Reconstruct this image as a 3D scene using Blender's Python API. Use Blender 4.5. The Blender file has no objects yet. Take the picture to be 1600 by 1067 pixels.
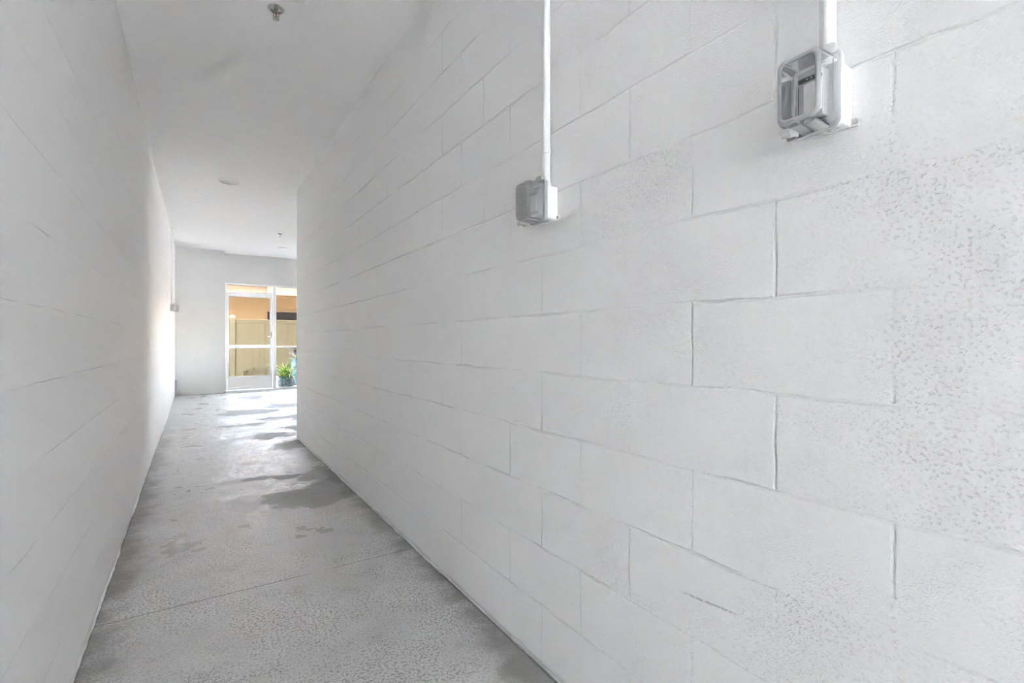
import bpy, bmesh, math, random
from mathutils import Vector, Matrix
random.seed(7)
C = bpy.context.scene.collection
PI = math.pi

# ------------------------------------------------------------------ dimensions (metres)
XL, XR = -0.343, 1.0145          # corridor wall faces
YB, YBL, YC = -7.5, -6.7, 6.22             # open end behind the camera, end of right block wall
YP, YD = 12.3, 12.75             # far pier face, door wall face
HC = 2.917                       # corridor ceiling
CAM = 1.137
def ceil_z(y): return HC + max(0.0, (y-5.8))*0.0317

# ------------------------------------------------------------------ mesh helpers
def obj(name, bm, mat, parent=None, smooth=False, bevel=0, seg=2, angle=40):
    me = bpy.data.meshes.new(name)
    bmesh.ops.recalc_face_normals(bm, faces=bm.faces[:])
    bm.to_mesh(me); bm.free()
    o = bpy.data.objects.new(name, me); C.objects.link(o)
    if mat: me.materials.append(mat)
    if smooth:
        for p in me.polygons: p.use_smooth = True
        try: me.set_sharp_from_angle(angle=math.radians(angle))
        except Exception: pass
    if bevel:
        m = o.modifiers.new('bevel', 'BEVEL'); m.width = bevel; m.segments = seg; m.limit_method = 'ANGLE'; m.angle_limit = math.radians(35)
    if parent: o.parent = parent
    return o
def tag(o, label, cat, group=None, kind=None):
    o['label'] = label; o['category'] = cat
    if group: o['group'] = group
    if kind: o['kind'] = kind
    return o
def struct(name, bm, mat, label=None, cat=None, **k):
    o = obj(name, bm, mat, **k); o['kind'] = 'structure'
    if label: o['label'] = label
    if cat: o['category'] = cat
    return o
def empty(name, loc=(0,0,0), rz=0):
    o = bpy.data.objects.new(name, None); C.objects.link(o); o.empty_display_size = .1
    o.location = loc; o.rotation_euler = (0,0,rz); return o
def B(): return bmesh.new()
def box(bm, x0, x1, y0, y1, z0, z1):
    v = [bm.verts.new((x,y,z)) for x in (x0,x1) for y in (y0,y1) for z in (z0,z1)]
    for f in ((0,1,3,2),(4,6,7,5),(0,4,5,1),(2,3,7,6),(0,2,6,4),(1,5,7,3)): bm.faces.new([v[i] for i in f])
    return bm
def rings(bm, loops, cap0=True, cap1=True, close=False):
    L = [[bm.verts.new(p) for p in lp] for lp in loops]
    n = len(L[0])
    pairs = list(zip(L, L[1:])) + ([(L[-1], L[0])] if close else [])
    for a, b in pairs:
        for i in range(n): bm.faces.new((a[i], a[(i+1)%n], b[(i+1)%n], b[i]))
    if cap0 and not close: bm.faces.new(L[0][::-1])
    if cap1 and not close: bm.faces.new(L[-1])
    return bm
def lathe(bm, prof, n=32, c=(0,0,0), cap0=True, cap1=True):
    return rings(bm, [[(c[0]+r*math.cos(2*PI*i/n), c[1]+r*math.sin(2*PI*i/n), c[2]+z) for i in range(n)] for r, z in prof], cap0, cap1)
def tube(bm, pts, r, n=12, cap=True):
    pts = [Vector(p) for p in pts]; loops = []
    for i, p in enumerate(pts):
        d = (pts[min(i+1, len(pts)-1)] - pts[max(i-1, 0)]).normalized()
        u = d.orthogonal().normalized() if i == 0 else (u - d*u.dot(d)).normalized()
        w = d.cross(u); rr = r[i] if isinstance(r, (list, tuple)) else r
        loops.append([tuple(p + (u*math.cos(2*PI*k/n) + w*math.sin(2*PI*k/n))*rr) for k in range(n)])
    return rings(bm, loops, cap, cap)
def rrect(hy, hz, r, n=6, cy=0, cz=0):           # rounded rectangle in (y,z)
    out = []
    for (sy, sz, a0) in ((1,1,0), (-1,1,PI/2), (-1,-1,PI), (1,-1,1.5*PI)):
        for k in range(n+1):
            a = a0 + k*PI/2/n
            out.append((cy + sy*(hy-r) + r*math.cos(a), cz + sz*(hz-r) + r*math.sin(a)))
    return out
def rloft(bm, levels, cap0=True, cap1=True):     # levels: (p, hy, hz, r[, cz])
    return rings(bm, [[(l[0], y, z) for y, z in rrect(l[1], l[2], l[3], 6, 0, l[4] if len(l) > 4 else 0)] for l in levels], cap0, cap1)

# ------------------------------------------------------------------ node helpers
class N:
    """a socket with arithmetic; builds Math nodes"""
    t = None
    def __init__(s, k): s.k = k
    @staticmethod
    def m(op, *a):
        n = N.t.nodes.new('ShaderNodeMath'); n.operation = op
        for i, x in enumerate(a):
            if isinstance(x, N): N.t.links.new(x.k, n.inputs[i])
            else: n.inputs[i].default_value = x
        return N(n.outputs[0])
    def __add__(s, o): return N.m('ADD', s, o)
    __radd__ = __add__
    def __sub__(s, o): return N.m('SUBTRACT', s, o)
    def __rsub__(s, o): return N.m('SUBTRACT', o, s)
    def __mul__(s, o): return N.m('MULTIPLY', s, o)
    __rmul__ = __mul__
    def __truediv__(s, o): return N.m('DIVIDE', s, o)
    def abs(s): return N.m('ABSOLUTE', s)
    def floor(s): return N.m('FLOOR', s)
    def fract(s): return N.m('FRACT', s)
    def sqrt(s): return N.m('SQRT', s)
def mx(a, b): return N.m('MAXIMUM', a, b)
def mn(a, b): return N.m('MINIMUM', a, b)
def sstep(x, lo, hi, o0=0.0, o1=1.0):
    n = N.t.nodes.new('ShaderNodeMapRange'); n.interpolation_type = 'SMOOTHSTEP'
    if lo > hi: lo, hi, o0, o1 = hi, lo, o1, o0
    for i, v in zip((1,2,3,4), (lo, hi, o0, o1)): n.inputs[i].default_value = v
    N.t.links.new(x.k, n.inputs[0]); return N(n.outputs[0])
def pos():
    g = N.t.nodes.new('ShaderNodeNewGeometry'); return g.outputs['Position']
def split(v):
    n = N.t.nodes.new('ShaderNodeSeparateXYZ'); N.t.links.new(v, n.inputs[0]); return [N(o) for o in n.outputs]
def vec(x, y, z):
    n = N.t.nodes.new('ShaderNodeCombineXYZ')
    for i, v in enumerate((x, y, z)):
        if isinstance(v, N): N.t.links.new(v.k, n.inputs[i])
        else: n.inputs[i].default_value = v
    return n.outputs[0]
def noise(v, scale, detail=2, rough=.5, dist=0):
    n = N.t.nodes.new('ShaderNodeTexNoise'); n.inputs['Scale'].default_value = scale; n.inputs['Detail'].default_value = detail
    n.inputs['Roughness'].default_value = rough; n.inputs['Distortion'].default_value = dist
    N.t.links.new(v, n.inputs['Vector']); return N(n.outputs[0])
def voro(v, scale, feature='F1'):
    n = N.t.nodes.new('ShaderNodeTexVoronoi'); n.feature = feature; n.inputs['Scale'].default_value = scale
    N.t.links.new(v, n.inputs['Vector']); return N(n.outputs['Distance'])
def white(v):
    n = N.t.nodes.new('ShaderNodeTexWhiteNoise'); n.noise_dimensions = '3D'; N.t.links.new(v, n.inputs['Vector']); return N(n.outputs['Value'])
def mixc(f, a, b):
    n = N.t.nodes.new('ShaderNodeMix'); n.data_type = 'RGBA'
    if isinstance(f, N): N.t.links.new(f.k, n.inputs[0])
    else: n.inputs[0].default_value = f
    for i, c in ((6, a), (7, b)):
        if isinstance(c, tuple): n.inputs[i].default_value = (*c, 1)
        else: N.t.links.new(c, n.inputs[i])
    return n.outputs[2]
def new_mat(name):
    m = bpy.data.materials.new(name); m.use_nodes = True; N.t = m.node_tree
    return m, N.t.nodes['Principled BSDF']
def link(n, b, name):
    N.t.links.new(n.k if isinstance(n, N) else n, b.inputs[name])
def bump(h, b, dist=1.0, strength=1.0):
    n = N.t.nodes.new('ShaderNodeBump'); n.inputs['Strength'].default_value = strength; n.inputs['Distance'].default_value = dist
    N.t.links.new(h.k, n.inputs['Height']); N.t.links.new(n.outputs[0], b.inputs['Normal'])
def plain(name, col, rough=.5, metal=0, spec=.5, var=.04, bscale=0, bh=0):
    m, b = new_mat(name)
    v = noise(pos(), 9, 3)
    link(mixc(sstep(v, .3, .7), tuple(c*(1-var) for c in col), tuple(min(1, c*(1+var)) for c in col)), b, 'Base Color')
    b.inputs['Roughness'].default_value = rough; b.inputs['Metallic'].default_value = metal
    b.inputs['Specular IOR Level'].default_value = spec
    if bh: bump(noise(pos(), bscale, 2)*bh, b)
    return m

# painted concrete block: courses of .2032, blocks of .4064 in running bond
BED0 = 0.0115                    # height of the lowest bed joint
HEAD0 = 0.3405                   # y of a head joint in an even course (course 5, above the bed joint just under eye level)
def brick(v, mortar):
    n = N.t.nodes.new('ShaderNodeTexBrick'); n.offset = .5; n.offset_frequency = 2; n.squash = 1
    N.t.links.new(v, n.inputs['Vector'])
    for k, q in (('Scale',1),('Mortar Size',mortar),('Mortar Smooth',1.0),('Bias',0),('Brick Width',.4064),('Row Height',.2032)): n.inputs[k].default_value = q
    n.inputs['Color1'].default_value = (0,0,0,1); n.inputs['Color2'].default_value = (1,1,1,1); n.inputs['Mortar'].default_value = (.5,.5,.5,1)
    return N(n.outputs['Fac']), N(n.outputs['Color'])
def block_material(name, depth=1.0, pitamt=1.0, base=(.93,.927,.919), rough=.55, rich=True):
    """painted concrete blocks laid in running bond; joints partly filled with paint"""
    m, b = new_mat(name)
    t = N.t
    sx = t.nodes.new('ShaderNodeSeparateXYZ'); t.links.new(pos(), sx.inputs[0])
    Y = vec(N(sx.outputs[1]), N(sx.outputs[2]), 0.0)
    wn = t.nodes.new('ShaderNodeTexNoise'); wn.inputs['Scale'].default_value = 7; wn.inputs['Detail'].default_value = 1.5; t.links.new(Y, wn.inputs['Vector'])
    ma = t.nodes.new('ShaderNodeVectorMath'); ma.operation = 'MULTIPLY_ADD'; t.links.new(wn.outputs['Color'], ma.inputs[0]); ma.inputs[1].default_value = (.016,.014,0)
    of = t.nodes.new('ShaderNodeVectorMath'); of.operation = 'ADD'; t.links.new(Y, of.inputs[0]); of.inputs[1].default_value = (-HEAD0-.008, -BED0-.007, 0)
    t.links.new(of.outputs[0], ma.inputs[2])
    fac, bc = brick(ma.outputs[0], .0075)
    low = noise(Y, 2.6, 2.5, .75)
    if rich:
        fine = noise(Y, 300, 0)
        pn = noise(Y, 165, 1.4, .62)
        openj = sstep(low + bc*.10 - (1.0-fac)*.12 + (pn-.5)*.25, .36, .66)
        patch = sstep(low*-1.0 + bc*.22, -.52, -.12)
        pits = sstep(pn, .57, .71)*mx(patch, .12)
        jr = sstep(fac + (fine-.5)*.7, .15, 1.0)*mx(openj, .14)
        hgt = jr*(-.0023)*depth + pits*(-.0024)*pitamt + (fine-.5)*.0011*(patch+.8) + (pn-.5)*.0011 + bc*.0010
        soil = jr*openj*.10 + pits*.10*patch
    else:
        w1 = wn_out(wn)
        f1 = ((N(sx.outputs[2]) + w1*.012 - (BED0+.006))/.2032).fract()
        line = sstep(.5 - (f1-.5).abs(), .002, .014, 1.0, 0.0)
        openj = sstep(low + w1*.25, .50, .74)
        jr = line*mx(openj, .12) + fac*.06
        hgt = jr*(-.0014)*depth + w1*.0012
        soil = line*openj*.17
    bump(hgt, b)
    col = mixc(soil, base, (.34, .34, .33))
    z = N(sx.outputs[2])
    if rich:
        y = N(sx.outputs[1])
        q = z + y*.085 - .5795
        sc_ = sstep((q + (fine-.5)*.006).abs(), .0005, .0040, .55, 0.0)*sstep((y-.70).abs(), .04, .09, 1.0, 0.0)*sstep(pn, .36, .5)
        col = mixc(sc_, col, (.22, .22, .22))
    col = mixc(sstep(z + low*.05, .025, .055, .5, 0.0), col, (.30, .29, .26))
    link(col, b, 'Base Color')
    b.inputs['Roughness'].default_value = rough
    b.inputs['Specular IOR Level'].default_value = .35
    return m
def wn_out(n): return N(n.outputs[0])

def floor_material():
    m, b = new_mat('coated concrete floor')
    P = pos(); x, y, z = split(P)
    V = vec(x, y, 0.0)
    n1 = noise(V, 2.6, 2); n2 = noise(vec(x, y, 5.0), 9, 2, .6)
    wx = x + (n1-.5)*.40 + (n2-.5)*.22
    wy = y + (n1-.5)*-.7 + (n2-.5)*.34
    d = None
    # worn, dull patches with ragged edges
    for cx, cy, rx, ry in ((.66,3.80,.26,.26),(.92,4.1,.20,.50),(.62,4.46,.24,.09),(.92,5.75,.22,.30),(.82,6.45,.30,.20),(1.35,6.95,.40,.24),(.55,7.45,.34,.12),
                           (1.2,7.9,.42,.20),(.72,8.8,.48,.32),(1.75,9.4,.85,.34),(.95,11.2,.24,.42)):
        ex = (wx - cx)/rx; ey = (wy - cy)/ry
        q = 1.0 - (ex*ex + ey*ey).sqrt()
        d = q if d is None else mx(d, q)
    worn = sstep(d, -.03, .07)
    # knock-down texture
    t1 = noise(V, 95, 3, .68)
    t2 = noise(vec(x, y, 2.0), 180, 0)
    flat = sstep(n1*.6 + n2*.4, .40, .58)
    tex = sstep(t1, .42, .60)
    hgt = tex*.0017*(.40 + flat*.60) + (t2-.5)*.0013
    jt = None                                          # saw joints across the corridor
    for jy in (2.525, 6.43):
        j = sstep((y - jy + (n2-.5)*.006).abs(), .0016, .0036, 1.0, 0.0)*sstep(n1, .28, .38)
        jt = j if jt is None else mx(jt, j)
    hgt = hgt - jt*.003
    bump(hgt, b)
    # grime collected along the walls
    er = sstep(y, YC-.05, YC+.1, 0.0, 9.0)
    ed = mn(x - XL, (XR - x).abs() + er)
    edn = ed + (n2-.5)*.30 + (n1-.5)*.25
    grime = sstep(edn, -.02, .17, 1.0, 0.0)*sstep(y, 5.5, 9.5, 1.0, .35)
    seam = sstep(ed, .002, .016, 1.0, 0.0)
    pier = mx((y-12.27)*-1.0, x-.55)  # shadow joint at the pier foot, painted as a dark line
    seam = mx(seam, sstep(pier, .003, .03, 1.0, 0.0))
    col = mixc(sstep(n1, .34, .66), (.55,.545,.525), (.68,.675,.655))
    col = mixc(sstep(t1, .53, .40)*.66*(.35+flat*.65), col, (.16,.157,.147))
    col = mixc(sstep(t2, .56, .72)*.25, col, (.78,.77,.75))
    col = mixc(worn*.68, col, (.34,.336,.32))
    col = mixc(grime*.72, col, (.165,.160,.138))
    col = mixc(sstep(n2, .58, .72)*.14, col, (.31,.305,.28))
    col = mixc(jt*.85, col, (.10,.10,.095))
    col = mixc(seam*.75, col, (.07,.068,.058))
    far = sstep(y, 5.0, 9.0)                          # brighter light past the corridor, mixed in as a paler colour
    col = mixc(far*.10*(1.0-worn*.75), col, (.70,.695,.68))
    link(col, b, 'Base Color')
    link(.27 + worn*.33 + grime*.20 + flat*.08 + sstep(y, 3.2, 1.6)*.10, b, 'Roughness')
    b.inputs['Specular IOR Level'].default_value = .6
    return m

def clear_plastic(name, tint, haze, hazecol, rough=.12):
    m = bpy.data.materials.new(name); m.use_nodes = True; N.t = t = m.node_tree
    out = t.nodes['Material Output']; t.nodes.remove(t.nodes['Principled BSDF'])
    tr = t.nodes.new('ShaderNodeBsdfTransparent'); tr.inputs[0].default_value = (*tint, 1)
    df = t.nodes.new('ShaderNodeBsdfDiffuse'); df.inputs[0].default_value = (*hazecol, 1)
    gl = t.nodes.new('ShaderNodeBsdfGlossy'); gl.inputs['Roughness'].default_value = rough; gl.inputs[0].default_value = (.95,.96,1,1)
    lw = t.nodes.new('ShaderNodeLayerWeight'); lw.inputs[0].default_value = .35
    f = N(lw.outputs['Facing'])
    hz = mn(f*f*.28 + haze + (noise(pos(), 120, 2)-.5)*.06, 1.0)
    m1 = t.nodes.new('ShaderNodeMixShader'); t.links.new(hz.k, m1.inputs[0]); t.links.new(tr.outputs[0], m1.inputs[1]); t.links.new(df.outputs[0], m1.inputs[2])
    fr = t.nodes.new('ShaderNodeFresnel'); fr.inputs[0].default_value = 1.3
    m2 = t.nodes.new('ShaderNodeMixShader'); t.links.new(fr.outputs[0], m2.inputs[0]); t.links.new(m1.outputs[0], m2.inputs[1]); t.links.new(gl.outputs[0], m2.inputs[2])
    t.links.new(m2.outputs[0], out.inputs[0])
    return m
def pane_material(name, tint, refl=.06):
    m = bpy.data.materials.new(name); m.use_nodes = True; N.t = t = m.node_tree
    out = t.nodes['Material Output']; t.nodes.remove(t.nodes['Principled BSDF'])
    tr = t.nodes.new('ShaderNodeBsdfTransparent')
    v = noise(pos(), 3, 2)
    t.links.new(mixc(v, tint, tuple(c*.98 for c in tint)), tr.inputs[0])
    gl = t.nodes.new('ShaderNodeBsdfGlossy'); gl.inputs['Roughness'].default_value = .03
    m1 = t.nodes.new('ShaderNodeMixShader'); m1.inputs[0].default_value = refl
    t.links.new(tr.outputs[0], m1.inputs[1]); t.links.new(gl.outputs[0], m1.inputs[2]); t.links.new(m1.outputs[0], out.inputs[0])
    return m
def leaf_material(name, c0, c1):
    m, b = new_mat(name)
    link(mixc(sstep(noise(pos(), 14, 2), .35, .65), c0, c1), b, 'Base Color'); b.inputs['Roughness'].default_value = .45
    return m

M = {}
M['wall_r'] = block_material('white painted block wall')
M['wall_l'] = block_material('white smooth painted block wall', depth=.75, rich=False)
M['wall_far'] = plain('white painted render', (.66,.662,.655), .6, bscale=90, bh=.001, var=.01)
M['ceil'] = plain('white ceiling paint', (.93,.926,.916), .7, bscale=70, bh=.0012, var=.015)
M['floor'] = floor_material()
M['trim'] = plain('white gloss trim paint', (.74,.74,.72), .4, var=.10, bscale=60, bh=.004)
M['paint'] = plain('white painted plastic', (.83,.83,.825), .42, var=.02, bscale=140, bh=.0004)
M['steel'] = plain('dull zinc steel', (.42,.42,.41), .38, .8)
M['lens'] = clear_plastic('clear polycarbonate cover', (.99,.99,.99), .10, (.93,.93,.93))
M['lens_edge'] = clear_plastic('frosted polycarbonate flange', (.97,.97,.97), .34, (.90,.90,.90))
M['lens_grey'] = clear_plastic('smoky grey polycarbonate cover', (.90,.90,.90), .20, (.62,.62,.615))
M['edge_grey'] = clear_plastic('frosted grey flange', (.88,.88,.88), .60, (.64,.64,.635))
M['border'] = clear_plastic('milky front border', (.98,.98,.98), .30, (.92,.92,.92))
M['border_grey'] = clear_plastic('milky grey front border', (.88,.88,.88), .45, (.64,.64,.635))
M['plate'] = plain('grey device plate', (.50,.515,.53), .45)
M['dev'] = plain('white device face', (.90,.90,.89), .35)
M['black'] = plain('black plastic', (.02,.02,.022), .35)
M['dark'] = plain('dark slot', (.03,.03,.035), .6)
M['mark'] = plain('moulded mark shadow line', (.30,.30,.29), .6)
M['chrome'] = plain('chrome', (.55,.55,.54), .22, .95)
M['red'] = plain('red glass bulb', (.35,.03,.02), .15)
M['alu'] = plain('white aluminium', (.90,.905,.91), .35, var=.01)
M['aluedge'] = plain('grey vinyl bead', (.46,.48,.50), .5)
M['glass'] = pane_material('clear glass', (.93,.95,.95))
M['screen'] = pane_material('thin glass', (.96,.96,.955), .015)
M['lamp'] = plain('frosted lamp lens', (.72,.72,.70), .3)
M['lampring'] = plain('white lamp trim', (.82,.82,.80), .3)
M['patio'] = plain('pale patio concrete', (.50,.49,.475), .8, var=.08, bscale=60, bh=.003)
M['drive'] = plain('pale concrete drive', (.58,.575,.57), .8, var=.08)
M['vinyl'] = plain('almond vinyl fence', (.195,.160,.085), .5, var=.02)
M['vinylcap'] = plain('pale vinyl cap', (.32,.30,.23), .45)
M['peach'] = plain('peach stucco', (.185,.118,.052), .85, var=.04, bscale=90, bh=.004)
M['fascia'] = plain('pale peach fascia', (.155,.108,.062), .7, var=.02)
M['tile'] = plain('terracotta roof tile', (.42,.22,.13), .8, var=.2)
M['winfar'] = plain('dark window glass', (.02,.017,.016), .3, spec=.1)
M['pot'] = None
M['leaf'] = leaf_material('bright green leaf', (.12,.27,.03), (.50,.62,.10))
M['leafy'] = leaf_material('yellow green leaf', (.50,.54,.12), (.70,.68,.26))
M['leafp'] = leaf_material('dark purple leaf', (.045,.018,.022), (.13,.05,.045))
M['leafb'] = leaf_material('olive brown leaf', (.06,.06,.022), (.15,.10,.04))
M['twig'] = plain('dry twig', (.20,.14,.08), .8)
M['soil'] = plain('potting soil', (.05,.035,.025), .95, var=.3)
M['pebble'] = plain('white pebble', (.42,.41,.38), .7, var=.15)
m, b = new_mat('teal glazed ceramic')
w = noise(pos(), 11, 3, .5, 1.5)
link(mixc(sstep(w, .42, .58), (.07,.13,.135), (.24,.31,.31)), b, 'Base Color'); b.inputs['Roughness'].default_value = .25
M['pot'] = m
m, b = new_mat('teal glazed urn')
link(mixc(sstep(noise(pos(), 9, 2), .4, .6), (.10,.22,.245), (.18,.31,.335)), b, 'Base Color'); b.inputs['Roughness'].default_value = .2
M['urn'] = m

# ------------------------------------------------------------------ the setting
XE = 6.5
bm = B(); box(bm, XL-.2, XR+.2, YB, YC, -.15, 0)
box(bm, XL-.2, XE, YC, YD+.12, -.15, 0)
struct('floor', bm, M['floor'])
bm = B()
ys = [YB, 2, 4, 5.8]
v0 = [[(XL-.2, y, HC), (XR+.2, y, HC), (XR+.2, y, HC+.2), (XL-.2, y, HC+.2)] for y in (YB, 5.8)]
rings(bm, v0)
yy = (5.8, 6.22); v1 = [[(XL-.2, y, ceil_z(y)), (XR+.2, y, ceil_z(y)), (XR+.2, y, ceil_z(y)+.2), (XL-.2, y, ceil_z(y)+.2)] for y in yy]
rings(bm, v1)
v2 = [[(XL-.2, y, ceil_z(y)), (XE, y, ceil_z(y)), (XE, y, ceil_z(y)+.2), (XL-.2, y, ceil_z(y)+.2)] for y in (6.22, YD+.2)]
rings(bm, v2)
struct('ceiling', bm, M['ceil'])

def prism(bm, poly, z0, z1fn):     # vertical walls that follow the ceiling
    lo = [bm.verts.new((x, y, z0)) for x, y in poly]; hi = [bm.verts.new((x, y, z1fn(y))) for x, y in poly]
    n = len(poly)
    for i in range(n): bm.faces.new((lo[i], lo[(i+1)%n], hi[(i+1)%n], hi[i]))
    bm.faces.new(lo[::-1]); bm.faces.new(hi)
bm = B(); prism(bm, [(XL-.2, YBL), (XL, YBL), (XL, 5.8), (XL, YD+.2), (XL-.2, YD+.2), (XL-.2, 5.8)], 0, ceil_z)
struct('wall_left', bm, M['wall_l'])
r = .012
end = [(XR + r - r*math.cos(a), YC - r + r*math.sin(a)) for a in [k*PI/2/5 for k in range(6)]]
bm = B(); prism(bm, [(XR, YB), (XR, 5.8)] + end + [(XR+.2, YC), (XR+.2, YB)][0:2], 0, ceil_z)
struct('wall_right', bm, M['wall_r'])
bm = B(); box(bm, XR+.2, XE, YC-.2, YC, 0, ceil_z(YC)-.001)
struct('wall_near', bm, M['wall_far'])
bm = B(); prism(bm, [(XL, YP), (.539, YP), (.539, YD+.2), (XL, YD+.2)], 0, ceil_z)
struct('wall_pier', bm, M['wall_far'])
# door wall: header over one long screened opening, then solid wall to the east
OPX0, OPX1, OPZ = .583, 3.84, 2.473
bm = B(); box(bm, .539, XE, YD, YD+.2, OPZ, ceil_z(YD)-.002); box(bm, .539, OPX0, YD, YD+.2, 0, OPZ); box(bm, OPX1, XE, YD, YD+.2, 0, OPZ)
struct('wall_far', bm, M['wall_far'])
# east wall of the far room with one unseen window band, shaped to set the light
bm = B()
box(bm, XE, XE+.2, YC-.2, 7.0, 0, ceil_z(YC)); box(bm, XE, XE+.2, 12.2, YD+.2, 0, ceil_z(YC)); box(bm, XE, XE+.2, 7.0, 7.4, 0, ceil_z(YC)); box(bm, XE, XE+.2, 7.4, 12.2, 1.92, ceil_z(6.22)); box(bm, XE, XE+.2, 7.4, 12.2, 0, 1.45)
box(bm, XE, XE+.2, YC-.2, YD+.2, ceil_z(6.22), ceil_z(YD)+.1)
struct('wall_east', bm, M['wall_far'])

bm = B(); box(bm, -3.6, 4.2, -9.9, YB-.02, 2.92, 3.1)
struct('ceiling_shade', bm, M['ceil'])  # unseen slab added to cut the high sky light at the open end
RY = 17.5                        # far edge of the added, unseen slab that dims the yard
bm = B(); box(bm, XL-8, XE+9.5, YB, RY, 3.45, 6.6)
struct('roof', bm, M['drive'])  # added over house and yard to block sky light

# lumpy paint bead along the foot of the walls
def bead(name, x, sgn, y0, y1, amp):
    bm = B(); n = int((y1-y0)/.02); loops = []
    rnd = random.Random(sgn*11+3); h = .012; wdt = .005
    for i in range(n+1):
        y = y0 + (y1-y0)*i/n
        h += (rnd.random()-.5)*.006; h = min(max(h, .006), .022)
        wdt += (rnd.random()-.5)*.003; wdt = min(max(wdt, .002), .008)
        jump = amp if rnd.random() < .03 else 0
        ww = wdt + jump*.6; hh = h + jump
        loops.append([(x + sgn*.0005, y, 0), (x - sgn*ww, y, 0), (x - sgn*ww*1.1, y, hh*.55), (x - sgn*ww*.5, y, hh*.95), (x + sgn*.0005, y, hh*1.05)])
    rings(bm, loops)
    return struct(name, bm, M['trim'], smooth=True, angle=50)
bead('baseboard_right', XR, 1, YB, YC-.01, .006)
bead('baseboard_left', XL, -1, YB, YP-.2, .004)
bm = B(); box(bm, XL, XL+.045, YP-.16, YP, 0, .34); 
struct('corner_gap_1', bm, M['aluedge'], bevel=.004)  # added grey block standing in for the dark gap in this corner

# ------------------------------------------------------------------ door and screens of the far wall
def bars(name, L, parent, mat='alu', bevel=.004):
    bm = B()
    for a in L: box(bm, *a)
    return obj(name, bm, M[mat], parent, bevel=bevel)
F0, F1 = YD-.012, YD+.06
d = empty('door_1', (0,0,0)); d['kind'] = 'structure'
bars('door_frame', [(.583,.612,F0,F1,0,2.473), (1.555,1.60,F0,F1,0,2.473), (.612,1.555,F0,F1,2.440,2.473), (.612,1.555,F0,F1,2.235,2.285), (.583,1.60,F0-.02,F1+.03,0,.02)], d)
L0, L1 = YD+.005, YD+.045
bars('leaf_frame', [(.620,.655,L0,L1,.03,2.228), (1.50,1.547,L0,L1,.03,2.228), (.655,1.50,L0,L1,2.17,2.228), (.655,1.50,L0,L1,.985,1.06), (.655,1.50,L0,L1,.285,.335), (.655,1.50,L0,L1,.03,.085)], d)
kp = bars('kick_panel', [(.655,1.50,L0+.012,L1-.012,.085,.285)], d)
bars('glass_bead', [(.655,.661,L0+.004,L1,.335,.985),(1.494,1.50,L0+.004,L1,.335,.985),(.655,.661,L0+.004,L1,1.06,2.17),(1.494,1.50,L0+.004,L1,1.06,2.17),(.661,1.494,L0+.004,L1,2.164,2.17),(.661,1.494,L0+.004,L1,.979,.985)], d, 'aluedge', 0)
bars('glass_pane', [(.661,1.494,YD+.022,YD+.026,.335,.979)], d, 'screen', 0)
bars('glass_pane', [(.661,1.494,YD+.022,YD+.026,1.06,2.164)], d, 'screen', 0)
bars('transom_pane', [(.612,1.555,YD+.022,YD+.026,2.285,2.44)], d, 'screen', 0)
bars('push_bar', [(.69,.99,L0-.045,L0-.012,1.005,1.05),(.72,.75,L0-.02,L0+.002,1.015,1.04),(.93,.96,L0-.02,L0+.002,1.015,1.04)], d, 'paint')
lp = bars('latch_plate', [(1.508,1.537,L0-.012,L0,1.22,1.36)], d, 'steel', .003)
bm = B(); tube(bm, [(1.522,L0-.012,1.25),(1.522,L0-.05,1.25),(1.50,L0-.055,1.25),(1.45,L0-.055,1.25)], .008, 10); obj('handle', bm, M['paint'], lp, smooth=True)
bm = B(); lathe(bm, [(.0,0),(.014,.002),(.014,.014),(.006,.022)], 14); bmesh.ops.rotate(bm, verts=bm.verts, matrix=Matrix.Rotation(PI/2, 3, 'X')); bmesh.ops.translate(bm, verts=bm.verts, vec=(.637,L0,.62)); obj('hinge_knob', bm, M['paint'], d, smooth=True)
bays = [(1.60,2.72),(2.72,3.84)]
for i, (a, c) in enumerate(bays):
    w = empty('window_%d' % (i+1), (0,0,0)); w['kind'] = 'structure'
    bars('window_frame', [(a,a+.028,F0,F1,0,2.473),(c-.02,c,F0,F1,0,2.473),(a+.028,c-.02,F0,F1,2.435,2.473),(a+.028,c-.02,F0,F1,.99,1.03),(a+.028,c-.02,F0,F1,0,.045)], w)
    bars('window_bead', [(a+.028,a+.034,YD+.005,F1,.045,.99),(a+.028,a+.034,YD+.005,F1,1.03,2.435)], w, 'aluedge', 0)
    bars('glass_pane', [(a+.034,c-.02,YD+.024,YD+.028,.045,.99)], w, 'screen', 0)
    bars('glass_pane', [(a+.034,c-.02,YD+.024,YD+.028,1.03,2.435)], w, 'screen', 0)

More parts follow.
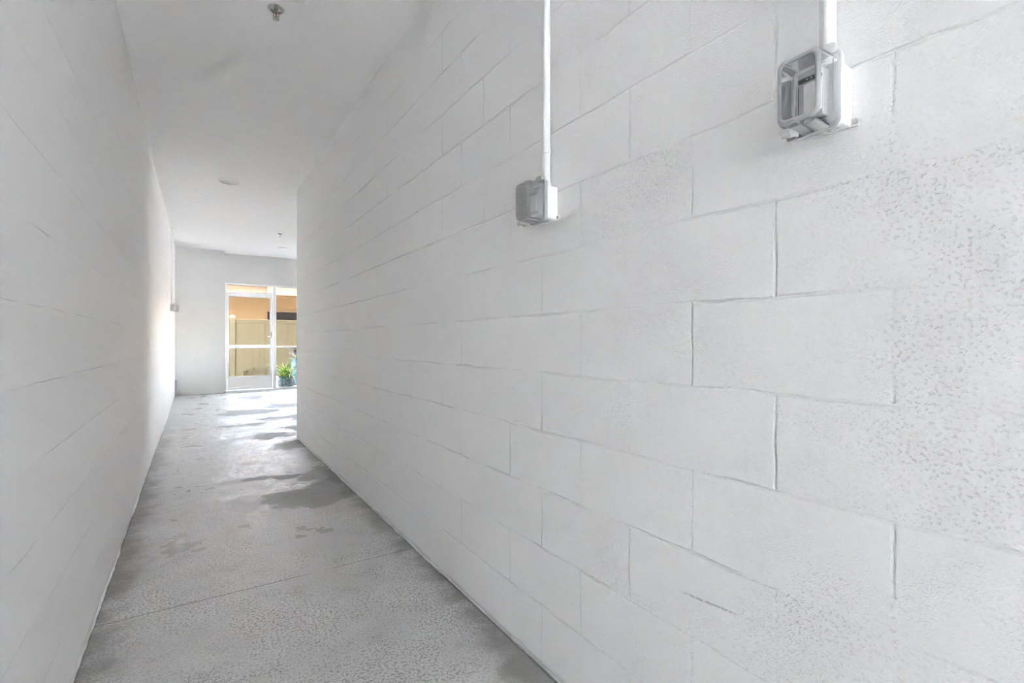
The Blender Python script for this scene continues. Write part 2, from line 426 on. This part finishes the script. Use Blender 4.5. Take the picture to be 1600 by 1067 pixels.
# ------------------------------------------------------------------ weatherproof outlet boxes
def outlet(loc, rz, lens, edge, label, group):
    """local x = out of the wall, y = along the wall, z = up; origin on the wall at the box centre"""
    t = empty('outlet_box', loc, rz); tag(t, label, 'outlet box', group)
    # cast box: open-fronted body
    bm = B(); rloft(bm, [(.0005,.0345,.0555,.006),(.044,.0345,.0555,.006),(.046,.0335,.0545,.006),(.046,.0300,.0510,.006),(.010,.0295,.0505,.006)])
    body = obj('box_body', bm, M['paint'], t, smooth=True, angle=35)
    bm = B()                                              # moulded oval and slash on the underside
    n = 28; el = [(.0225+.0085*math.cos(2*PI*k/n), .021*math.sin(2*PI*k/n), -.0557) for k in range(n)]
    L = []
    for k in range(n): 
        p = Vector(el[k]); L.append(p)
    for k in range(n):
        if k in (6, 7, 20, 21): continue
        tube(bm, [L[k], L[(k+1)%n]], .0007, 6)
    tube(bm, [(.0165,.006,-.0557),(.021,.001,-.0559),(.024,-.001,-.0559),(.029,-.007,-.0557)], .0011, 6)
    obj('moulded_mark', bm, M['mark'], body)
    for sy, sz in ((1,-1), (-1,1)):                       # fixing ears
        bm = B(); z0 = -.0565 if sz < 0 else .0415
        lo = [(.0003, sy*.034, z0), (.0003, sy*.0455, z0), (.0003, sy*.0475, z0+.003), (.0003, sy*.0475, z0+.011), (.0003, sy*.044, z0+.015), (.0003, sy*.034, z0+.015)]
        rings(bm, [lo, [(.005, y, z) for _, y, z in lo]])
        ear = obj('fixing_ear', bm, M['paint'], t)
        bm = B(); lathe(bm, [(.0045,0),(.0045,.0015),(.003,.0028)], 12); bmesh.ops.rotate(bm, verts=bm.verts, matrix=Matrix.Rotation(PI/2, 3, 'Y')); bmesh.ops.translate(bm, verts=bm.verts, vec=(.005, sy*.0415, z0+.008))
        obj('screw', bm, M['steel'], ear, smooth=True)
    # socket device inside
    def lf(y0, z0, lev): return [[(l[0], y, z) for y, z in rrect(l[1], l[2], l[3], 4, y0, z0)] for l in lev]
    bm = B(); rings(bm, lf(-.002, .001, [(.0455,.0335,.0540,.004),(.0485,.0335,.0540,.004)])); dev = obj('device_plate', bm, M['plate'], t, bevel=.0008)
    bm = B(); rings(bm, lf(-.006, .003, [(.0485,.0225,.0430,.003),(.0700,.0215,.0420,.003)])); obj('socket_body', bm, M['plate'], dev, bevel=.0008)
    bm = B(); rings(bm, lf(-.001, -.004, [(.0700,.0150,.0270,.002),(.0735,.0145,.0265,.002)])); obj('rocker', bm, M['dev'], dev, bevel=.0006)
    bm = B(); rings(bm, lf(-.006, .0315, [(.0700,.0205,.0045,.004),(.0725,.0200,.0042,.004)])); st = obj('indicator_strip', bm, M['black'], dev)
    for k in range(3):
        bm = B(); lathe(bm, [(.0016,0),(.0016,.0006)], 10); bmesh.ops.rotate(bm, verts=bm.verts, matrix=Matrix.Rotation(PI/2, 3, 'Y')); bmesh.ops.translate(bm, verts=bm.verts, vec=(.0724, -.010+k*.0075, .0318)); obj('indicator_dot', bm, M['dev'], st)
    bm = B(); box(bm, .0700,.0704,-.0272,-.0256,-.034,.022); obj('plate_slot', bm, M['dark'], dev)
    bm = B()
    for k in range(26):
        w = -.026 + .042*k/25; q = .0015+.002*random.random()
        bmesh.ops.create_icosphere(bm, subdivisions=1, radius=q, matrix=Matrix.Translation((.068, w, .0455+.0022*random.random())))
    obj('foam_seal', bm, M['plate'], dev)
    # hinged cover: flange ring and hollow bubble, a little wider on the far side
    CY, FZ = -.0035, .0030
    def rr(l): return [(l[0], y, z) for y, z in rrect(l[1], l[2], l[3], 6, CY, FZ if l[0] < .0575 else 0)]
    bm = B()
    out = [(.0462,.0440,.0690,.012),(.0558,.0445,.0695,.013),(.0574,.0435,.0685,.013)]
    inn = [(.0574,.0370,.0585,.009),(.0470,.0365,.0580,.009),(.0462,.0370,.0585,.009)]
    rings(bm, [rr(l) for l in out+inn], close=True)
    fl = obj('cover_flange', bm, M[edge], t, smooth=True, angle=35)
    bm = B()
    lv = [(.0575,.0405,.0620,.012),(.0610,.0415,.0632,.013),(.0645,.0415,.0632,.013),(.0665,.0400,.0618,.013),(.1100,.0385,.0602,.014),(.1165,.0372,.0588,.015),(.1195,.0335,.0552,.013),(.1200,.0300,.0510,.010),(.1188,.0288,.0498,.009)]
    iv = [(.1172,.0290,.0500,.009),(.1180,.0330,.0547,.012),(.1145,.0356,.0573,.014),(.1095,.0368,.0585,.013),(.0670,.0380,.0600,.012),(.0575,.0384,.0602,.011)]
    rings(bm, [rr(l) for l in lv], False, True); rings(bm, [rr(l) for l in iv], True, False)
    cov = obj('cover_bubble', bm, M[lens], t, smooth=True, angle=50)
    bm = B()                                              # frosted border of the front face
    fr = [(.1168,.0372,.0589,.015),(.1199,.0336,.0553,.013),(.1204,.0301,.0511,.010),(.1192,.0289,.0499,.009)]
    bk = [(.1189,.0290,.0500,.009),(.1201,.0301,.0511,.010),(.1196,.0335,.0552,.013),(.1166,.0371,.0588,.015)]
    rings(bm, [rr(l) for l in fr+bk], close=True)
    obj('cover_border', bm, M['border' if lens == 'lens' else 'border_grey'], cov, smooth=True, angle=60)
    for sy in (-1, 1):                                    # moulded ribs down the sides of the bubble
        bm = B(); tube(bm, [(.078, CY+sy*.0397, -.046), (.078, CY+sy*.0397, 0), (.078, CY+sy*.0397, .046)], .0012, 8); obj('side_rib', bm, M[edge], cov, smooth=True)
    # two domed cord exits under the bubble
    for cy in (-.014, .012):
        bm = B(); loops = []
        for p in (.060, .104, .1125):
            q = .0108 if p < .11 else .0085
            loops.append([(p, cy + q*math.cos(w), -.0645 + .0012 + (q*.75)*math.sin(w)) for w in [k*PI/8 for k in range(9)]] + [(p, cy - q + .0018, -.0645), (p, cy + q - .0018, -.0645)])
        rings(bm, loops); obj('cord_exit', bm, M[edge], cov, smooth=True, angle=40)
    # hasp at the low far corner, hinge lug at the top
    bm = B(); lo = rrect(.0095,.0050,.003,3,-.030,-.0680); rings(bm, [[(p,y,z) for y,z in lo] for p in (.080,.1135)])
    hs = obj('latch', bm, M[edge], cov, bevel=.0012)
    for q in (.086,.107):
        bm = B(); rings(bm, [[(p,y,z) for y,z in rrect(.0075,.0028,.0015,3,-.030,-.0748)] for p in (q,q+.004)]); obj('latch_tab', bm, M['steel'], hs)
    bm = B(); rings(bm, [[(p,y,z) for y,z in rrect(.0150,.0070,.006,4,.020,.0745)] for p in (.052,.0680)]); obj('hinge_lug', bm, M[edge], fl, smooth=True, angle=40)
    bm = B(); tube(bm, [(.060,-.034,.0735),(.060,-.005,.0735)], .0035, 10); obj('hinge_pin', bm, M[edge], fl, smooth=True, angle=40)
    return t
HB = CAM + .4555
G = 'weatherproof outlet boxes on the block walls'
outlet((XR, .4365, HB-.005), PI, 'lens', 'lens_edge', 'large clear-covered white outlet box with black strip inside, nearest on right block wall', G)
outlet((XR, 1.3035, HB+.006), PI, 'lens_grey', 'edge_grey', 'outlet box with smoky grey bubble cover, second along the right block wall', G)
outlet((XL, 9.95, 1.703), 0, 'lens_grey', 'edge_grey', 'tiny outlet box on the left wall near the far screen door', G)

def conduit(x, y, z0, z1, label, joint=None):
    o = empty('conduit', (x, y, z0)); tag(o, label, 'conduit', 'white conduits running up from the outlet boxes')
    bm = B(); tube(bm, [(0,0,0),(0,0,(z1-z0)*.5),(0,0,z1-z0)], .0134, 24); obj('pipe', bm, M['paint'], o, smooth=True)
    bm = B(); lathe(bm, [(.0134,0),(.0165,.0),(.0165,.014),(.0150,.017),(.0134,.019)], 24); obj('collar', bm, M['paint'], o, smooth=True)
    if joint:
        bm = B(); lathe(bm, [(.0134,0),(.0150,.001),(.0152,.028),(.0150,.030),(.0134,.031)], 24, (0,0,joint-z0)); obj('coupling', bm, M['paint'], o, smooth=True)
    return o
conduit(XR-.0240, .4330, HB+.050, HC-.001, 'thick white conduit rising from the clear-covered outlet box')
conduit(XR-.0240, 1.2990, HB+.061, HC-.001, 'white conduit with a coupling, rising from the grey-covered outlet box', 1.137+.60+.03)
conduit(XL+.0240, 9.95, 1.758, ceil_z(9.95)-.001, 'thin white conduit on the left wall above the far outlet box')

# ------------------------------------------------------------------ ceiling fittings
def sprinkler(x, y, label):
    z = ceil_z(y) - .0005
    t = empty('fire_sprinkler', (x, y, z)); tag(t, label, 'sprinkler', 'pendent fire sprinklers on the ceiling')
    bm = B(); lathe(bm, [(.041,.004),(.041,-.001),(.037,-.0045),(.026,-.009),(.0245,-.004),(.022,.003)], 36); obj('escutcheon', bm, M['chrome'], t, smooth=True)
    bm = B(); lathe(bm, [(.011,.0),(.011,-.010),(.0085,-.012),(.0085,-.018)], 18); obj('thread_body', bm, M['steel'], t, smooth=True)
    bm = B()
    for s in (-1, 1): tube(bm, [(s*.009,0,-.016),(s*.0145,0,-.026),(s*.012,0,-.038),(s*.003,0,-.047)], .0024, 8)
    lathe(bm, [(.0045,-.044),(.005,-.047),(.004,-.052)], 12); obj('yoke_frame', bm, M['steel'], t, smooth=True)
    bm = B(); tube(bm, [(0,0,-.018),(0,0,-.030),(0,0,-.044)], .0022, 10); obj('glass_bulb', bm, M['red'], t, smooth=True)
    bm = B(); n = 48
    lo = []
    for i in range(n):
        a = 2*PI*i/n; q = .0165 if (i % 4) < 3 else .0095
        lo.append((q*math.cos(a), q*math.sin(a)))
    rings(bm, [[(px, py, -.0525) for px, py in lo], [(px*1.02, py*1.02, -.0540) for px, py in lo]]); obj('deflector', bm, M['steel'], t)
    return t
sprinkler(.365, 2.86, 'fire sprinkler on the corridor ceiling, nearest the top edge of the photo')
sprinkler(1.25, 9.34, 'tiny fire sprinkler on the far ceiling above the screen door')
def downlight(x, y, r, label):
    z = ceil_z(y)
    t = empty('ceiling_light', (x, y, z)); t.rotation_euler = (math.atan(.0317), 0, 0); tag(t, label, 'ceiling light', 'round flush ceiling lights')
    bm = B(); lathe(bm, [(r,.001),(r,-.006),(r*.93,-.013),(r*.80,-.016),(r*.74,-.012),(r*.70,-.004)], 48); obj('trim_ring', bm, M['lampring'], t, smooth=True)
    bm = B(); lathe(bm, [(r*.735,-.0045),(r*.70,-.008),(r*.45,-.0135),(r*.15,-.0155)], 48); obj('diffuser', bm, M['lamp'], t, smooth=True)
downlight(.325, 6.27, .108, 'round ceiling light just past the corridor, the larger one')
downlight(1.53, 11.05, .10, 'round ceiling light near the far wall, seen almost edge-on')

# ------------------------------------------------------------------ outdoors beyond the door
bm = B(); box(bm, -16, 24, YD+.12, 40, -.2, -.03); box(bm, XE, 24, -18, YD+.12, -.2, -.03)
struct('ground', bm, M['patio'])
bm = B(); box(bm, -12, XE, -22, YB, -.2, -.03)
struct('pavement', bm, M['drive'])
bm = B(); box(bm, 9.0, 9.2, YD+.2, 21, -.03, 3.44)
struct('wall_shade_east', bm, M['drive'])  # unseen wall added to keep side light out of the yard
bm = B(); box(bm, -4.2, -4.0, YD+.2, 21, -.03, 3.44)
struct('wall_shade_west', bm, M['drive'])  # its unseen counterpart, also added to dim the yard
FY = 17.2
f = empty('vinyl_fence', (0, FY, -.03)); tag(f, 'almond vinyl privacy fence with capped posts, behind the glass door', 'fence')
posts = [-1.45, .975, 3.40, 5.825]
for px in posts:
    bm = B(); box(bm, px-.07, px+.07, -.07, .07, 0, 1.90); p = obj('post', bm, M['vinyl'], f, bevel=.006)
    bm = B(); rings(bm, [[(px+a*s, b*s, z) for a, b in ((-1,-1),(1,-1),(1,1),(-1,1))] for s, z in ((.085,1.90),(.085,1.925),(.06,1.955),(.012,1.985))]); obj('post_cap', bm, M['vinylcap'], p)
for a, c in zip(posts, posts[1:]):
    bm = B()
    n = 14; w = (c-a-.14)/n
    for k in range(n):
        x0 = a+.07+k*w; box(bm, x0+.003, x0+w-.003, -.018, .018, .10, 1.78); box(bm, x0+w-.004, x0+w+.004, -.012, .012, .10, 1.78)
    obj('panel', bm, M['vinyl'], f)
    for z0, z1 in ((.04,.18),(1.74,1.86)):
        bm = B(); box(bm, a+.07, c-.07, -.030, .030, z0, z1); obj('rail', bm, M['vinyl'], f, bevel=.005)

h = empty('house', (0, 21, -.03)); tag(h, 'peach stucco house with dark window, standing behind the almond fence', 'house')
bm = B(); wx0, wx1, wz0, wz1 = 2.37, 4.3, 1.1, 2.33
box(bm, -6, wx0, 0, .2, 0, 3.2); box(bm, wx1, 12, 0, .2, 0, 3.2); box(bm, wx0, wx1, 0, .2, 0, wz0); box(bm, wx0, wx1, 0, .2, wz1, 3.2)
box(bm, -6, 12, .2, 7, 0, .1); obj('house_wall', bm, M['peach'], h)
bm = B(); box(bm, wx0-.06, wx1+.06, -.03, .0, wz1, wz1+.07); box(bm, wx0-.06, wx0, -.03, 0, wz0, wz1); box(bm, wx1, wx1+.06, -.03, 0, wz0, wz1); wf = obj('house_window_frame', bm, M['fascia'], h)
bm = B(); box(bm, wx0, wx1, .08, .10, wz0, wz1); obj('dark_pane', bm, M['winfar'], wf)
bm = B(); box(bm, wx0+.24, wx0+.28, .05, .08, wz0, wz1); obj('window_mullion', bm, M['alu'], wf)
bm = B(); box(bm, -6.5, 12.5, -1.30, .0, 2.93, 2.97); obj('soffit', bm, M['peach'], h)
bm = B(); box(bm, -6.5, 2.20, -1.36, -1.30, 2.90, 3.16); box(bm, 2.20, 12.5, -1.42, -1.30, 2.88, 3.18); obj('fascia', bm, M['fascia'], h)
bm = B(); rings(bm, [[(x, -1.45, 3.18), (x, 3, 4.5), (x, 7, 3.2)] for x in (-6.6, 12.6)]); obj('roof', bm, M['tile'], h)

# loose white stone strip along the fence
bm = B(); rg = random.Random(3)
for k in range(620):
    x = rg.uniform(.2, 3.6); y = rg.uniform(16.2, 16.92); s = rg.uniform(.018, .045)
    mt = Matrix.Translation((x, y, -.03+s*.35)) @ Matrix.Rotation(rg.uniform(0, PI), 4, 'Z') @ Matrix.Diagonal((s*rg.uniform(.8,1.4), s, s*.6, 1))
    bmesh.ops.create_icosphere(bm, subdivisions=1, radius=1, matrix=mt)
tag(obj('gravel', bm, M['pebble'], smooth=True), 'strip of loose white stones at the foot of the fence', 'gravel', kind='stuff')

def blade(bm, base, az, length, width, arch, lift, n=7, twist=0):
    """one strap leaf bending over under its own weight"""
    p = Vector(base); e = lift; pts = []
    step = length/n
    for i in range(n+1):
        pts.append((p.copy(), e))
        p = p + Vector((math.cos(az)*math.cos(e), math.sin(az)*math.cos(e), math.sin(e)))*step
        e -= arch/n
    side = Vector((-math.sin(az), math.cos(az), 0)); L = []
    for i, (q, ee) in enumerate(pts):
        t = i/n; w = width*(.35+1.3*t if t < .5 else 2*(1-t)*1.0)*.5 + .0006
        up = Vector((-math.cos(az)*math.sin(ee), -math.sin(az)*math.sin(ee), math.cos(ee)))*.0012
        L.append([q - side*w, q + up*.2 - up, q + side*w, q + up*(1+w*120)])
    rings(bm, [[tuple(v) for v in lp] for lp in L])
# round pot with strap leaved plant
px, py = 1.93, 13.32
t = empty('potted_plant', (px, py, -.03)); tag(t, 'leafy green plant in a round teal pot outside the glass', 'plant', 'potted plants outside the glass')
bm = B(); lathe(bm, [(.12,0),(.135,.01),(.19,.07),(.212,.14),(.205,.21),(.18,.255),(.175,.27),(.195,.285),(.190,.295),(.165,.29),(.16,.25),(.165,.235)], 40); obj('pot', bm, M['pot'], t, smooth=True, angle=60)
bm = B(); lathe(bm, [(.160,.238),(.09,.255),(.02,.262)], 24); obj('soil', bm, M['soil'], t, smooth=True)
rp = random.Random(5)
bm = B()
for k in range(110): blade(bm, (rp.uniform(-.08,.08), rp.uniform(-.08,.08), .25), rp.uniform(0, 2*PI), rp.uniform(.26,.56), rp.uniform(.022,.045), rp.uniform(.6,1.9), rp.uniform(.6,1.5))
obj('foliage', bm, M['leaf'], t)
bm = B()
for az, ln, ar, li in ((PI*.98,.62,1.5,1.35),(PI*1.04,.50,1.3,.95),(PI*.9,.55,2.0,1.25),(PI*1.1,.70,1.75,1.3),(.3,.5,1.6,1.2),(PI*.55,.5,1.6,1.2),(PI*1.25,.44,1.4,.9)): blade(bm, (-.02, 0, .26), az, ln, .042, ar, li, 10)
obj('arching_leaves', bm, M['leafy'], t)
# tall urn with purple leaved plant
px, py = 2.36, 14.25
t = empty('potted_plant', (px, py, -.03)); tag(t, 'dark purple leaved plant in a tall teal urn, behind the round pot', 'plant', 'potted plants outside the glass')
bm = B(); lathe(bm, [(.12,0),(.13,.02),(.10,.06),(.13,.20),(.17,.45),(.175,.58),(.15,.66),(.165,.69),(.16,.70),(.14,.69),(.13,.64)], 36); obj('urn', bm, M['urn'], t, smooth=True, angle=60)
bm = B(); lathe(bm, [(.132,.645),(.06,.655),(.01,.66)], 20); obj('soil', bm, M['soil'], t, smooth=True)
bm = B(); tube(bm, [(-.02,0,.65),(-.05,0,.85),(-.10,-.02,1.02),(-.16,-.03,1.16)], [.014,.012,.010,.007], 8); obj('stem', bm, M['twig'], t, smooth=True)
bm = B()
for k in range(54):
    u = rp.random(); blade(bm, (-.02-.10*u*u+rp.uniform(-.03,.03), rp.uniform(-.04,.04), .68+.30*u), rp.uniform(0, 2*PI), rp.uniform(.10,.20), rp.uniform(.03,.055), rp.uniform(.5,1.8), rp.uniform(.2,1.3))
obj('foliage', bm, M['leafp'], t)
bm = B()
for k in range(26): blade(bm, (rp.uniform(-.06,.06), rp.uniform(-.06,.06), .66), rp.uniform(0, 2*PI), rp.uniform(.2,.36), rp.uniform(.03,.045), rp.uniform(1.2,2.4), rp.uniform(.3,1.2))
obj('trailing_leaves', bm, M['leaf'], t)
def sprout(x, y, hgt, n, mat, label, leaf=.11, group='small plants along the fence'):
    t = empty('seedling', (x, y, -.03)); tag(t, label, 'plant', group)
    bm = B(); r2 = random.Random(int(x*100)); tops = []
    for k in range(3):
        a = r2.uniform(0, 2*PI); q = (math.cos(a)*.07, math.sin(a)*.05, hgt*r2.uniform(.75,1))
        tube(bm, [(0,0,0),(q[0]*.4,q[1]*.4,q[2]*.5),q], [.007,.005,.003], 6); tops.append(q)
    obj('stem', bm, M['twig'], t)
    bm = B()
    for k in range(n):
        q = tops[k % 3]; s = r2.uniform(.35,1); blade(bm, (q[0]*s, q[1]*s, q[2]*s), r2.uniform(0,2*PI), leaf*r2.uniform(.7,1.2), .045, r2.uniform(1,2.4), r2.uniform(.2,1.2), 5)
    obj('leaves', bm, mat, t)
sprout(1.34, 17.06, .30, 16, M['leafb'], 'small curled olive plant at the fence foot, middle of the door glass')
sprout(1.54, 17.07, .50, 7, M['twig'], 'thin dry twiggy plant beside the curled olive plant', .05)
sprout(1.885, 17.05, .34, 12, M['leafb'], 'small brown plant at the fence foot, half behind the door stile')

# ------------------------------------------------------------------ light
world = bpy.data.worlds.new('World'); bpy.context.scene.world = world; world.use_nodes = True
N.t = t = world.node_tree
bg = t.nodes['Background']
sky = t.nodes.new('ShaderNodeTexSky'); sky.sky_type = 'NISHITA'; sky.sun_disc = False; sky.sun_elevation = math.radians(55); sky.sun_rotation = math.radians(100)
sky.air_density = 1.0; sky.dust_density = 3.0; sky.ozone_density = 1.0
mixn = mixc(.74, sky.outputs[0], (.97,.966,1.0))
t.links.new(mixn, bg.inputs[0]); bg.inputs[1].default_value = 1.0
sun = bpy.data.lights.new('Sun', 'SUN'); sun.energy = 1.6; sun.angle = math.radians(1.5); sun.color = (1, .98, .96)
so = bpy.data.objects.new('sun', sun); C.objects.link(so)
so.rotation_euler = Vector((.62, -.16, .77)).to_track_quat('Z', 'Y').to_euler()

# ------------------------------------------------------------------ camera
cam = bpy.data.cameras.new('Camera'); cam.lens = 756/1600*36; cam.sensor_width = 36; cam.sensor_fit = 'HORIZONTAL'; cam.clip_start = .02
co = bpy.data.objects.new('Camera', cam); C.objects.link(co)
co.location = (0, 0, CAM); co.rotation_euler = (PI/2, 0, -math.atan(496/756))
sc = bpy.context.scene; sc.camera = co
sc.view_settings.view_transform = 'Standard'; sc.view_settings.look = 'None'; sc.view_settings.gamma = 1; sc.view_settings.use_curve_mapping = False
sc.view_settings.exposure = 4.74
sc.cycles.max_bounces = 12; sc.cycles.diffuse_bounces = 9; sc.cycles.transparent_max_bounces = 24; sc.cycles.glossy_bounces = 6
sc.cycles.caustics_reflective = False; sc.cycles.caustics_refractive = False
sc.cycles.use_denoising = True
sc.cycles.use_adaptive_sampling = True; sc.cycles.adaptive_threshold = .11; sc.cycles.adaptive_min_samples = 18; world.cycles.sampling_method = 'NONE'
